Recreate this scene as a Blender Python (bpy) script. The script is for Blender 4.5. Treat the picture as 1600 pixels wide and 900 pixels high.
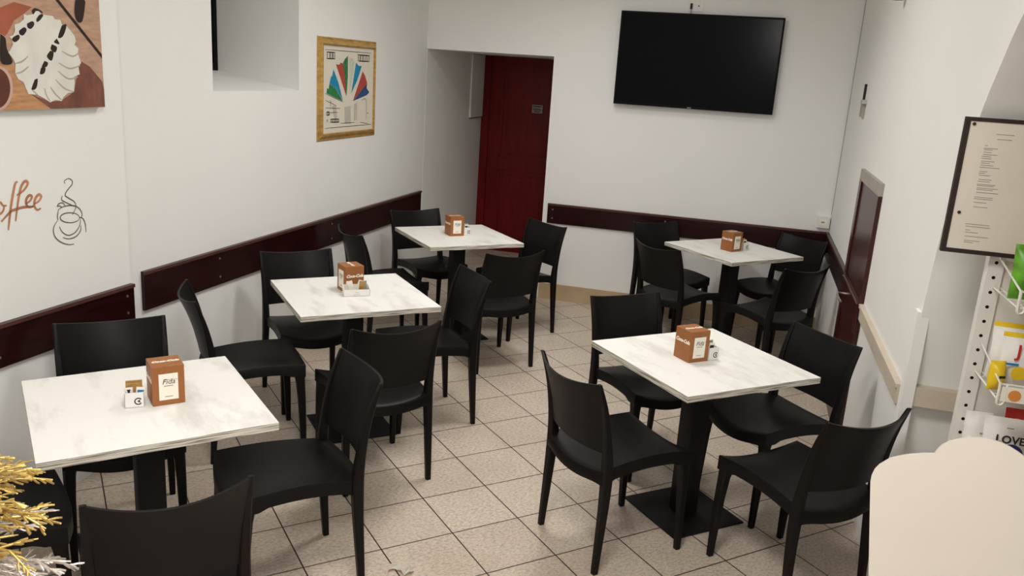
import bpy, bmesh, math, random
from mathutils import Vector, Matrix
random.seed(7)
for o in list(bpy.data.objects): bpy.data.objects.remove(o, do_unlink=True)
C = bpy.context.scene.collection
SC = bpy.context.scene
PI = math.pi

def lin(r, g=None, b=None):
    if g is None: g = b = r
    f = lambda c: (c/255/12.92) if c/255 <= .04045 else ((c/255+.055)/1.055)**2.4
    return (f(r), f(g), f(b), 1)

# ---------------------------------------------------------------- camera, world, lights
FPX, PITCH, ROLL, HCAM = 1308.594, 0.255733, 0.065508, 1.93613
cp, sp = math.cos(PITCH), math.sin(PITCH)
r0, u0, f0 = Vector((1, 0, 0)), Vector((0, sp, cp)), Vector((0, cp, -sp))
cr, sr = math.cos(ROLL), math.sin(ROLL)
rr, uu = cr*r0 + sr*u0, -sr*r0 + cr*u0
cam = bpy.data.cameras.new('camera'); co = bpy.data.objects.new('camera', cam); C.objects.link(co)
cam.sensor_fit = 'HORIZONTAL'; cam.sensor_width = 36; cam.lens = FPX/1600*36; cam.clip_start = .05
M4 = Matrix(((rr.x, uu.x, -f0.x, 0), (rr.y, uu.y, -f0.y, 0), (rr.z, uu.z, -f0.z, HCAM), (0, 0, 0, 1)))
co.matrix_world = M4
SC.camera = co
w = bpy.data.worlds.new('world'); SC.world = w; w.use_nodes = True
w.node_tree.nodes['Background'].inputs[0].default_value = (.95, .95, 1, 1)
w.node_tree.nodes['Background'].inputs[1].default_value = .62
LC = (1, .98, .95)
def area(name, loc, size, power, col=(1, .93, .83), rot=(0, 0, 0), spread=None):
    l = bpy.data.lights.new(name, 'AREA'); l.shape = 'DISK'; l.size = size; l.energy = power; l.color = col
    o = bpy.data.objects.new(name, l); C.objects.link(o); o.location = loc; o.rotation_euler = rot
    if spread: l.spread = spread
    return o
area('ceiling_lamp_and_fill', (.15, 4.3, 3.3), .6, 30, LC, spread=2.9)
area('ceiling_lamp_and_fill', (-.2, 1.2, 3.3), .9, 49, LC, spread=2.9)
area('ceiling_lamp_and_fill', (.3, 5.6, 3.3), .7, 9, LC, spread=2.2)  # no lamp known here: fill added to lift the far end
area('added_fill_light', (.7, -1.3, 2.75), 1.2, 100, LC, rot=(1.05, 0, 0))  # added unseen fill behind the camera, brightens cream board and jamb
area('added_fill_light', (1.75, -.5, 2.0), .7, 20, LC, rot=(1.25, 0, 0))  # another added fill, aimed under the arch to brighten the jamb
SC.view_settings.view_transform = 'Standard'; SC.view_settings.look = 'None'
SC.view_settings.gamma = 1; SC.view_settings.use_curve_mapping = False
SC.view_settings.exposure = 0.13

DATA = {'board': {'ex': [0.88379, -0.46789, 0.0],
           'ez': [0.11771, 0.22234, 0.96784],
           'n': [-0.45284, -0.85536, 0.25158],
           'out': [(-0.2033, -0.1679), (-0.2274, -0.0208), (-0.2389, 0.0501), (-0.2389, 0.0656), (-0.2357, 0.0789), (-0.2282, 0.0918),
                   (-0.2082, 0.1127), (-0.1894, 0.1232), (-0.1704, 0.1322), (-0.1449, 0.1414), (-0.1194, 0.1484), (-0.1158, 0.1584),
                   (-0.1076, 0.1718), (-0.0941, 0.1844), (-0.075, 0.1946), (-0.0569, 0.2024), (-0.0385, 0.2072), (-0.0198, 0.2092), (-0.0009, 0.2091),
                   (0.0246, 0.2057), (0.0503, 0.1996)],
           'p0': [1.08, 1.69, 1.0]},
 'canvas': {'choc': [[(-0.5791, 1.9314), (-0.5553, 1.9419), (-0.551, 1.9282), (-0.5725, 1.9133), (-0.5857, 1.9219)],
                     [(-0.551, 1.956), (-0.5265, 1.9705), (-0.5159, 1.9604), (-0.5324, 1.9408), (-0.5495, 1.9431)],
                     [(-0.5124, 1.9839), (-0.4861, 1.995), (-0.4783, 1.9838), (-0.4948, 1.9664), (-0.5109, 1.97)],
                     [(-0.4674, 2.0034), (-0.4507, 2.0211), (-0.4324, 2.0224), (-0.4483, 2.0024), (-0.4654, 1.9932)],
                     [(-0.3451, 1.9887), (-0.3208, 1.9927), (-0.3424, 1.9477), (-0.3686, 1.9414)],
                     [(-0.3753, 1.9371), (-0.3633, 1.9157), (-0.3906, 1.9218)],
                     [(-0.4014, 1.914), (-0.3771, 1.9038), (-0.388, 1.8828), (-0.4095, 1.8942)],
                     [(-0.4112, 1.8893), (-0.3957, 1.8816), (-0.4086, 1.8503), (-0.4308, 1.8667)],
                     [(-0.4429, 1.8494), (-0.4269, 1.8425), (-0.4358, 1.8267), (-0.4594, 1.8248)],
                     [(-0.462, 1.8233), (-0.4411, 1.8227), (-0.4493, 1.8021), (-0.4704, 1.7989)],
                     [(-0.4967, 1.7774), (-0.482, 1.7799), (-0.4927, 1.7444), (-0.5153, 1.7411)],
                     [(-0.2674, 2.0916), (-0.2201, 2.0959), (-0.2188, 2.0711), (-0.2375, 2.0121), (-0.2634, 2.0089), (-0.2751, 2.0417)],
                     [(-0.6336, 1.9399), (-0.6132, 1.9251), (-0.6115, 1.8886), (-0.591, 1.8431), (-0.6119, 1.831), (-0.6438, 1.844)],
                     [(-0.4853, 2.0324), (-0.4694, 2.0444), (-0.4402, 2.036), (-0.435, 2.027), (-0.4525, 2.0336), (-0.4676, 2.0324),
                      (-0.4788, 2.0203)]],
            'corners': [(-0.129, 2.1042), (-0.1387, 1.6672), (-0.663, 1.662)],
            'cup_inner': [(-0.6108, 1.7447), (-0.6134, 1.7302), (-0.6184, 1.7163), (-0.6253, 1.7036), (-0.634, 1.6924), (-0.6441, 1.6834),
                          (-0.6552, 1.6768), (-0.6668, 1.6729), (-0.6785, 1.6717), (-0.6898, 1.6734), (-0.7003, 1.6778), (-0.7096, 1.6848),
                          (-0.7173, 1.6939), (-0.7233, 1.705), (-0.7272, 1.7175), (-0.729, 1.731), (-0.7285, 1.745), (-0.7259, 1.759),
                          (-0.7212, 1.7724), (-0.7146, 1.7848), (-0.7063, 1.7957), (-0.6966, 1.8048), (-0.6859, 1.8116), (-0.6745, 1.8159),
                          (-0.663, 1.8175), (-0.6516, 1.8163), (-0.6409, 1.8123), (-0.6313, 1.8058), (-0.6231, 1.7968), (-0.6168, 1.7857),
                          (-0.6125, 1.773), (-0.6104, 1.7592)],
            'cup_outer': [(-0.5983, 1.7447), (-0.6014, 1.7283), (-0.607, 1.7126), (-0.6151, 1.6982), (-0.6251, 1.6856), (-0.6369, 1.6754),
                          (-0.6497, 1.668), (-0.6632, 1.6636), (-0.6767, 1.6624), (-0.6898, 1.6643), (-0.702, 1.6693), (-0.7128, 1.6772),
                          (-0.7218, 1.6875), (-0.7287, 1.7), (-0.7332, 1.7141), (-0.7353, 1.7293), (-0.7348, 1.745), (-0.7318, 1.7607),
                          (-0.7265, 1.7758), (-0.7189, 1.7898), (-0.7093, 1.8021), (-0.6982, 1.8123), (-0.6858, 1.8199), (-0.6727, 1.8248),
                          (-0.6593, 1.8267), (-0.6461, 1.8254), (-0.6336, 1.821), (-0.6224, 1.8136), (-0.6129, 1.8035), (-0.6054, 1.791),
                          (-0.6004, 1.7767), (-0.598, 1.761)],
            'gap': [(-0.3668, 2.0836), (-0.3502, 2.0851), (-0.1396, 1.8839), (-0.1396, 1.8666)],
            'meringue': [(-0.6071, 1.8772), (-0.5982, 1.8822), (-0.5817, 1.9059), (-0.588, 1.9263), (-0.5958, 1.9328), (-0.5784, 1.9383),
                         (-0.5682, 1.955), (-0.5687, 1.9779), (-0.5453, 1.984), (-0.5236, 1.9994), (-0.5235, 2.0179), (-0.5076, 2.0144),
                         (-0.4805, 2.0211), (-0.4704, 2.0336), (-0.4524, 2.035), (-0.4414, 2.0241), (-0.4172, 2.0222), (-0.3864, 2.0211),
                         (-0.378, 2.0097), (-0.3496, 2.0093), (-0.3447, 1.9926), (-0.3225, 1.9891), (-0.3043, 1.973), (-0.2831, 1.9518),
                         (-0.2781, 1.9321), (-0.2862, 1.9166), (-0.2673, 1.9023), (-0.2725, 1.8819), (-0.2572, 1.8468), (-0.2735, 1.8311),
                         (-0.2694, 1.8005), (-0.3007, 1.7899), (-0.2991, 1.7695), (-0.3061, 1.7286), (-0.3363, 1.7263), (-0.3642, 1.7088),
                         (-0.3721, 1.6937), (-0.4038, 1.6992), (-0.4301, 1.6896), (-0.4567, 1.7049), (-0.489, 1.7201), (-0.5308, 1.7229),
                         (-0.5404, 1.7445), (-0.5498, 1.7684), (-0.572, 1.7778), (-0.5839, 1.8012), (-0.5777, 1.8341), (-0.5872, 1.8525)],
            'plank': [(-0.6435, 1.8463), (-0.5891, 1.8338), (-0.5768, 1.7872), (-0.5301, 1.7301), (-0.4262, 1.6636), (-0.663, 1.662)],
            'red': [(-0.6238, 2.0326), (-0.5604, 2.0583), (-0.481, 2.0467), (-0.5248, 2.0169), (-0.5672, 1.9917), (-0.6002, 1.944), (-0.6123, 1.9342),
                    (-0.6333, 1.943)],
            'ridges': [[(-0.3744, 1.8438), (-0.3211, 1.8225), (-0.265, 1.8354)], [(-0.3806, 1.8115), (-0.3313, 1.782), (-0.2805, 1.7901)],
                       [(-0.3963, 1.779), (-0.3544, 1.7441), (-0.306, 1.7296)], [(-0.4232, 1.7492), (-0.4017, 1.7217), (-0.3717, 1.6977)],
                       [(-0.453, 1.7443), (-0.4462, 1.7172), (-0.4309, 1.6936)], [(-0.3542, 1.889), (-0.3035, 1.8708), (-0.2703, 1.883)],
                       [(-0.5167, 1.7445), (-0.5048, 1.7323), (-0.4889, 1.721)], [(-0.5786, 1.8364), (-0.5479, 1.8442), (-0.5197, 1.8639)],
                       [(-0.5802, 1.7989), (-0.5518, 1.8064), (-0.5205, 1.8259)]],
            'shade': [(-0.2645, 1.8568), (-0.2114, 1.8324), (-0.1719, 1.7965), (-0.1451, 1.7702), (-0.136, 1.7382), (-0.1387, 1.6672),
                      (-0.4262, 1.6636), (-0.5301, 1.7301), (-0.5189, 1.7228), (-0.4298, 1.6921), (-0.3718, 1.6962), (-0.3025, 1.7311)]},
 'chairs': {'A_back': [-1.5362, 3.0955, -2.6263],
            'A_front': [-0.9892, 2.1978, 0.5275],
            'A_left': [-1.6544, 2.3752, -0.992],
            'A_right': [-0.7796, 2.8435, -4.1584],
            'B_back': [-1.161, 4.6062, -2.6273],
            'B_front': [-0.6274, 3.7408, 0.5363],
            'B_left': [-1.2938, 3.9603, -1.1124],
            'B_right': [-0.4486, 4.4392, -4.2366],
            'C_back': [-0.659, 6.3215, -2.5561],
            'C_front': [-0.1228, 5.4188, 0.5275],
            'C_left': [-0.8938, 5.7018, -1.002],
            'C_right': [0.0379, 6.1562, -3.9963],
            'D_back': [0.7183, 4.0725, -2.702],
            'D_fr': [1.1899, 3.0481, 0.4785],
            'D_left': [0.4776, 3.2506, -1.0421],
            'D_rb': [1.2642, 3.691, -4.2425],
            'E_back': [1.2357, 6.4428, -2.7056],
            'E_fl': [1.2045, 5.9154, -0.9132],
            'E_fr': [1.7649, 5.5433, 0.5473],
            'E_rb': [2.028, 6.281, -4.0863]},
 'coffee': [[(-0.5814, 1.3854), (-0.5934, 1.38), (-0.6077, 1.3395), (-0.6215, 1.2943), (-0.6343, 1.2412), (-0.6428, 1.203)],
            [(-0.6712, 1.2409), (-0.6469, 1.2587), (-0.6226, 1.2749), (-0.5991, 1.2795), (-0.5661, 1.2829), (-0.5284, 1.2798), (-0.5139, 1.2799)],
            [(-0.5913, 1.3336), (-0.5622, 1.3459), (-0.54, 1.3651), (-0.5352, 1.3793), (-0.5489, 1.3839), (-0.5662, 1.3661), (-0.5812, 1.3284),
             (-0.5959, 1.2751), (-0.6062, 1.233)],
            [(-0.5517, 1.2949), (-0.5308, 1.3042), (-0.5206, 1.3202), (-0.5334, 1.3258), (-0.5481, 1.3124), (-0.55, 1.2927), (-0.5381, 1.2791),
             (-0.5163, 1.2802)],
            [(-0.5131, 1.2886), (-0.4888, 1.2976), (-0.4753, 1.3146), (-0.4877, 1.3238), (-0.5052, 1.309), (-0.5126, 1.2837), (-0.5009, 1.2635),
             (-0.4819, 1.2674)],
            [(-0.6404, 1.3), (-0.656, 1.3009), (-0.6678, 1.3152), (-0.682, 1.3063), (-0.6874, 1.2878), (-0.6789, 1.2731), (-0.6654, 1.275),
             (-0.6552, 1.2872), (-0.652, 1.3043)],
            [(-0.6977, 1.3428), (-0.7122, 1.3484), (-0.7315, 1.3281), (-0.739, 1.2988), (-0.7288, 1.2745), (-0.7067, 1.279)]],
 'cup': [[(-0.3505, 1.3537), (-0.3516, 1.3651), (-0.3304, 1.3725), (-0.3116, 1.3621), (-0.3141, 1.3455), (-0.3314, 1.3315), (-0.3487, 1.3158),
          (-0.3525, 1.3024), (-0.33, 1.287), (-0.3072, 1.2713), (-0.2998, 1.251), (-0.3108, 1.2311), (-0.3228, 1.2178)],
         [(-0.3681, 1.3043), (-0.3733, 1.2882), (-0.3525, 1.2742), (-0.327, 1.2611), (-0.309, 1.2514)],
         [(-0.3995, 1.2624), (-0.3919, 1.2726), (-0.3708, 1.2749), (-0.3578, 1.2622)], [(-0.4004, 1.2646), (-0.3849, 1.2633), (-0.3742, 1.2548)],
         [(-0.3958, 1.2472), (-0.3751, 1.257), (-0.3379, 1.2591), (-0.3008, 1.2512), (-0.2763, 1.2306), (-0.2699, 1.208), (-0.2809, 1.1966)],
         [(-0.2851, 1.1994), (-0.2874, 1.1941), (-0.2931, 1.1897), (-0.3018, 1.1866), (-0.3129, 1.1848), (-0.3256, 1.1846), (-0.3391, 1.1859),
          (-0.3523, 1.1887), (-0.3643, 1.1927), (-0.3745, 1.1976), (-0.3821, 1.2031), (-0.3866, 1.2089), (-0.3878, 1.2146), (-0.3856, 1.2197),
          (-0.3802, 1.224), (-0.3718, 1.2271), (-0.361, 1.229), (-0.3486, 1.2293), (-0.3353, 1.2282), (-0.322, 1.2255), (-0.3097, 1.2216),
          (-0.2992, 1.2167), (-0.2912, 1.2111), (-0.2864, 1.2052), (-0.2851, 1.1994)],
         [(-0.4034, 1.2042), (-0.4223, 1.184), (-0.4281, 1.1598), (-0.4178, 1.1327), (-0.3886, 1.1084), (-0.3527, 1.0934), (-0.3247, 1.0914)],
         [(-0.3954, 1.1777), (-0.382, 1.1522), (-0.3518, 1.1334), (-0.3161, 1.1391), (-0.2893, 1.1631), (-0.2796, 1.192)],
         [(-0.3815, 1.1286), (-0.3505, 1.1181), (-0.3122, 1.1211), (-0.2857, 1.1407), (-0.2797, 1.1659)],
         [(-0.286, 1.2017), (-0.2663, 1.1922), (-0.2556, 1.1665), (-0.2547, 1.1312)], [(-0.3942, 1.247), (-0.4016, 1.2229), (-0.4006, 1.2059)]],
 'frames': {'back': ([0.2641, 7.1308, 0.0], -14.3),
            'front_left': ([-1.7963, 3.8032, 0.0], 73.7),
            'jamb': ([1.5284, 3.0338, 0.0], -15.0),
            'left': ([-1.8515, 4.0074, 0.0], 73.7),
            'right': ([2.4809, 6.5884, 0.0], 75.0)},
 'menu': [[(0.0471, 1.8328), (0.0987, 1.8336)], [(0.0523, 1.8175), (0.0943, 1.8182)], [(0.0223, 1.7961), (0.0307, 1.7962)],
          [(0.0192, 1.7876), (0.0602, 1.7885)], [(0.0214, 1.7832), (0.0461, 1.7837)], [(0.0215, 1.7755), (0.0439, 1.776)],
          [(0.021, 1.7678), (0.0621, 1.7687)], [(0.0184, 1.7619), (0.0455, 1.7625)], [(0.0195, 1.7558), (0.0476, 1.7564)],
          [(0.0197, 1.747), (0.0576, 1.7479)], [(0.0198, 1.7414), (0.0456, 1.742)], [(0.0201, 1.7347), (0.0571, 1.7356)],
          [(0.0187, 1.7273), (0.0762, 1.7288)], [(0.021, 1.715), (0.0435, 1.7156)], [(0.0201, 1.7092), (0.0375, 1.7097)],
          [(0.0209, 1.7025), (0.0538, 1.7035)], [(0.0234, 1.6892), (0.061, 1.6903)], [(0.0213, 1.6828), (0.0565, 1.6838)],
          [(0.0216, 1.6734), (0.0747, 1.675)], [(0.0214, 1.6692), (0.0694, 1.6707)], [(0.0229, 1.6614), (0.083, 1.6634)],
          [(0.0228, 1.6567), (0.0699, 1.6583)], [(0.024, 1.6474), (0.0875, 1.6495)], [(0.0211, 1.6323), (0.0744, 1.6342)],
          [(0.0212, 1.6265), (0.0746, 1.6284)], [(0.0218, 1.6155), (0.0587, 1.6168)], [(0.0236, 1.6008), (0.0648, 1.6024)],
          [(0.011, 1.5434), (0.0815, 1.5465)], [(0.0125, 1.5355), (0.0839, 1.5387)], [(0.0144, 1.525), (0.0278, 1.5256)],
          [(0.0159, 1.517), (0.0532, 1.5188)], [(0.0159, 1.5035), (0.0851, 1.5068)], [(0.0169, 1.4901), (0.0629, 1.4924)],
          [(0.0169, 1.4847), (0.0438, 1.486)]],
 'menu_c': [(-0.0508, 1.8818), (-0.0408, 1.4522)],
 'menu_dots': [(-0.021, 1.8603), (-0.0139, 1.5798)],
 'menu_frame': {'o': [1.50381, 2.94199, 1.39], 'x': [0.96593, -0.25882, 0.0], 'z': [-0.10374, -0.38716, 0.91616]},
 'poster': {'bars': [[(1.8202, 1.9642), (1.9333, 1.9643)], [(1.8208, 1.9225), (1.9341, 1.9242)], [(2.2593, 1.9613), (2.4479, 1.9605)],
                     [(2.2723, 1.9185), (2.4457, 1.9196)], [(1.8779, 1.5227), (2.0007, 1.5199)], [(1.8782, 1.5024), (2.0012, 1.4993)],
                     [(1.826, 1.5728), (1.865, 1.5717)], [(1.8263, 1.552), (1.8654, 1.5525)], [(1.8286, 1.9605), (1.8291, 1.9228)],
                     [(1.8586, 1.9616), (1.8592, 1.9236)], [(1.872, 1.9621), (1.8727, 1.924)], [(1.8957, 1.9629), (1.8964, 1.9247)],
                     [(1.9076, 1.9633), (1.9083, 1.9251)], [(1.9298, 1.9641), (1.9306, 1.9258)], [(2.2708, 1.96), (2.2724, 1.9168)],
                     [(2.2939, 1.9607), (2.2955, 1.9174)], [(2.3093, 1.9612), (2.311, 1.9178)], [(2.3365, 1.9621), (2.3382, 1.9186)],
                     [(2.3522, 1.9627), (2.3539, 1.919)], [(2.3817, 1.9636), (2.3835, 1.9198)], [(2.4075, 1.9645), (2.4094, 1.9205)],
                     [(2.4396, 1.9656), (2.4416, 1.9213)], [(1.8352, 1.5242), (1.8354, 1.505)], [(1.8865, 1.5223), (1.8868, 1.5029)],
                     [(1.9073, 1.5216), (1.9076, 1.5021)], [(1.9299, 1.5208), (1.9303, 1.5012)], [(1.9492, 1.5201), (1.9496, 1.5005)],
                     [(1.9704, 1.5193), (1.9709, 1.4996)], [(1.9918, 1.5185), (1.9922, 1.4988)], [(1.8277, 1.5728), (1.828, 1.5528)],
                     [(1.848, 1.5722), (1.8483, 1.5522)], [(1.8633, 1.5718), (1.8637, 1.5517)]],
            'glass': [[(1.9021, 1.6126), (1.9543, 1.6157), (1.974, 1.5175), (1.9298, 1.5276)],
                      [(2.0764, 1.6003), (2.1651, 1.607), (2.1728, 1.4793), (2.0832, 1.483)],
                      [(2.2196, 1.619), (2.2482, 1.6229), (2.2466, 1.503), (2.2178, 1.4997)]],
            'lines': [[(1.8024, 1.6969), (2.0519, 1.6351)], [(1.808, 1.6517), (1.9632, 1.6113)], [(1.8088, 1.5998), (2.0169, 1.5931)],
                      [(1.8685, 1.5674), (1.9818, 1.5667)], [(1.8756, 1.6548), (1.8817, 1.6005)],
                      [(2.3352, 1.6436), (2.4052, 1.6425), (2.4111, 1.5015)], [(2.2576, 1.6315), (2.2623, 1.498)],
                      [(2.3116, 1.4871), (2.4535, 1.4677)], [(2.0193, 1.49), (2.2336, 1.4884)], [(2.4193, 1.5469), (2.4499, 1.5478)],
                      [(1.8035, 1.9796), (2.4755, 1.9792)], [(1.8106, 1.465), (2.4993, 1.463)]],
            'w': [('green', [(1.8241, 1.6967), (1.8287, 1.7295), (1.8523, 1.7253), (1.8619, 1.7607), (1.952, 1.725), (2.0518, 1.6394)]),
                  ('cyan',
                   [(1.8619, 1.7623), (1.8816, 1.8035), (1.8985, 1.8119), (1.9148, 1.8549), (1.9826, 1.771), (2.0516, 1.6454), (1.9555, 1.725)]),
                  ('red', [(1.9486, 1.8885), (1.9976, 1.8863), (2.0096, 1.9007), (2.047, 1.8975), (2.0739, 1.8307), (2.1, 1.6756)]),
                  ('green', [(2.0487, 1.9017), (2.0749, 1.9275), (2.116, 1.9498), (2.1202, 1.8058), (2.1037, 1.6756)]),
                  ('pale', [(2.1346, 1.9419), (2.1848, 1.9333), (2.2191, 1.9171), (2.1996, 1.8238), (2.151, 1.7028)]),
                  ('cyan', [(2.2384, 1.9064), (2.2813, 1.8841), (2.3278, 1.8851), (2.2618, 1.7853), (2.1737, 1.694)]),
                  ('red', [(2.343, 1.8476), (2.3818, 1.8172), (2.4202, 1.764), (2.2018, 1.6413)]),
                  ('navy', [(2.4162, 1.7622), (2.4116, 1.7281), (2.4555, 1.699), (2.4137, 1.6785), (2.2018, 1.6395)])]},
 'tables': {'A': [-1.2342, 2.6736, 0.5788],
            'B': [-0.8284, 4.221, 0.4811],
            'C': [-0.4141, 5.9439, 0.4872],
            'D': [0.8596, 3.5252, 0.4802],
            'E': [1.6106, 6.0894, 0.5399]}}
# ---------------------------------------------------------------- helpers
def frame(k):
    p, a = DATA['frames'][k]; a = math.radians(a)
    return Vector(p), Vector((math.cos(a), math.sin(a), 0)), Vector((-math.sin(a), math.cos(a), 0)), a
def on(k, s, z, off=0):
    p, d, n, a = frame(k); q = p + d*s + n*off; return Vector((q.x, q.y, z))
def obj(name, bm, mat, parent=None, smooth=None, loc=None):
    me = bpy.data.meshes.new(name)
    bmesh.ops.recalc_face_normals(bm, faces=bm.faces[:])
    bm.to_mesh(me); bm.free()
    for m in (mat if isinstance(mat, (list, tuple)) else [mat]): me.materials.append(m)
    if smooth is not None:
        for p in me.polygons: p.use_smooth = True
        me.set_sharp_from_angle(angle=math.radians(smooth))
    o = bpy.data.objects.new(name, me); C.objects.link(o)
    if parent is not None: o.parent = parent
    if loc is not None: o.location = loc
    return o
def tag(o, label=None, cat=None, group=None, kind=None):
    if label: o['label'] = label
    if cat: o['category'] = cat
    if group: o['group'] = group
    if kind: o['kind'] = kind
    return o
def thing(name, label, cat, loc=(0, 0, 0), rz=0, group=None):
    o = bpy.data.objects.new(name, None); C.objects.link(o); o.empty_display_size = .05
    o.location = loc; o.rotation_euler = (0, 0, rz)
    return tag(o, label, cat, group)
def dup(root, loc, rz, label, group=None, skip=()):
    r = root.copy(); C.objects.link(r); r.location = loc; r.rotation_euler = (0, 0, rz); tag(r, label, None, group)
    for ch in list(root.children):
        c = ch.copy(); C.objects.link(c); c.parent = r
        for g in list(ch.children):
            e = g.copy(); C.objects.link(e); e.parent = c
    return r
def add_box(bm, c, s, bev=0, rot=None, mi=0):
    r = bmesh.ops.create_cube(bm, size=1)
    vs = r['verts']
    bmesh.ops.scale(bm, verts=vs, vec=s)
    if bev:
        es = list({e for v in vs for e in v.link_edges})
        q = bmesh.ops.bevel(bm, geom=es, offset=bev, segments=2, affect='EDGES', profile=.5)
        vs = list({v for f in q['faces'] for v in f.verts} | {v for v in vs if v.is_valid})
    if rot is not None: bmesh.ops.rotate(bm, verts=vs, cent=(0, 0, 0), matrix=rot)
    bmesh.ops.translate(bm, verts=vs, vec=c)
    for f in {f for v in vs for f in v.link_faces}: f.material_index = mi
def box(c, s, bev=0, rot=None):
    bm = bmesh.new(); add_box(bm, c, s, bev, rot); return bm
def wbox(bm, k, s0, s1, z0, z1, o0, o1):
    """box on a wall frame: s along the wall, z up, offsets along the wall normal"""
    vs = [bm.verts.new(on(k, s, z, o)) for s in (s0, s1) for o in (o0, o1) for z in (z0, z1)]
    for q in ((0, 1, 3, 2), (4, 6, 7, 5), (0, 4, 5, 1), (2, 3, 7, 6), (0, 2, 6, 4), (1, 5, 7, 3)): bm.faces.new([vs[i] for i in q])
def wall_box(k, *a):
    bm = bmesh.new(); wbox(bm, k, *a); return bm
def add_prism(bm, pts, depth):
    """pts: 3D outline; depth: extrusion vector"""
    a = [bm.verts.new(p) for p in pts]; d = Vector(depth); b = [bm.verts.new(Vector(p)+d) for p in pts]
    n = len(a); bm.faces.new(a); bm.faces.new(b[::-1])
    for i in range(n): bm.faces.new((a[i], b[i], b[(i+1) % n], a[(i+1) % n]))
def poly_on(k, pts, off, th):
    bm = bmesh.new(); n = frame(k)[2]
    add_prism(bm, [on(k, s, z, off) for s, z in pts], n*th); return bm
def add_tube(bm, pts, r, n=8, cap=True):
    """tube through 3D points; r a number or list"""
    pts = [Vector(p) for p in pts]; rs = r if isinstance(r, (list, tuple)) else [r]*len(pts)
    rings = []; up = Vector((0, 0, 1)); prev = None
    for i, p in enumerate(pts):
        t = (pts[min(i+1, len(pts)-1)] - pts[max(i-1, 0)]).normalized()
        if prev is None:
            a = t.cross(up) if abs(t.z) < .9 else t.cross(Vector((1, 0, 0)))
        else: a = prev - t*prev.dot(t)
        a.normalize(); prev = a; b = t.cross(a)
        rings.append([bm.verts.new(p + (a*math.cos(2*PI*j/n) + b*math.sin(2*PI*j/n))*rs[i]) for j in range(n)])
    for A, B in zip(rings, rings[1:]):
        for j in range(n): bm.faces.new((A[j], A[(j+1) % n], B[(j+1) % n], B[j]))
    if cap: bm.faces.new(rings[0][::-1]); bm.faces.new(rings[-1])
def smooth_pts(pts, n=4):
    out = []; P = [Vector(p) for p in pts]
    for i in range(len(P)-1):
        a, b, c, d = P[max(i-1, 0)], P[i], P[i+1], P[min(i+2, len(P)-1)]
        for j in range(n):
            t = j/n
            out.append(.5*((2*b) + (c-a)*t + (2*a-5*b+4*c-d)*t*t + (3*b-a-3*c+d)*t**3))
    out.append(P[-1]); return out
def stroke_on(bm, k, pts, off, w, th=.0008):
    """flat ribbon of lettering on a wall frame"""
    P = smooth_pts([(s, z, 0) for s, z in pts], 5); n = frame(k)[2]
    L = []; R = []
    for i, p in enumerate(P):
        t = (P[min(i+1, len(P)-1)] - P[max(i-1, 0)]); t = t.normalized() if t.length else Vector((1, 0, 0))
        q = Vector((-t.y, t.x, 0)); ww = w*(.55 + .45*math.sin(PI*min(max(i/(len(P)-1), .04), .96)))
        L.append(p + q*ww/2); R.append(p - q*ww/2)
    vl = [bm.verts.new(on(k, p.x, p.y, off)) for p in L]; vr = [bm.verts.new(on(k, p.x, p.y, off)) for p in R]
    for i in range(len(P)-1):
        bm.faces.new((vl[i], vl[i+1], vr[i+1], vr[i]))
_tc = {}
def text_bm(s, size, M, ext=.0004, shear=0, bold=0):
    cu = bpy.data.curves.new('t', 'FONT'); cu.body = s; cu.size = size; cu.extrude = ext; cu.align_x = 'CENTER'; cu.align_y = 'CENTER'
    cu.shear = shear; cu.offset = bold; cu.resolution_u = 3
    o = bpy.data.objects.new('t', cu); C.objects.link(o)
    dg = bpy.context.evaluated_depsgraph_get()
    me = bpy.data.meshes.new_from_object(o.evaluated_get(dg))
    bm = bmesh.new(); bm.from_mesh(me); bm.transform(M)
    bpy.data.objects.remove(o); bpy.data.curves.remove(cu); bpy.data.meshes.remove(me)
    return bm
def basis(x, y, z, o):
    return Matrix(((x[0], y[0], z[0], o[0]), (x[1], y[1], z[1], o[1]), (x[2], y[2], z[2], o[2]), (0, 0, 0, 1)))

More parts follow.
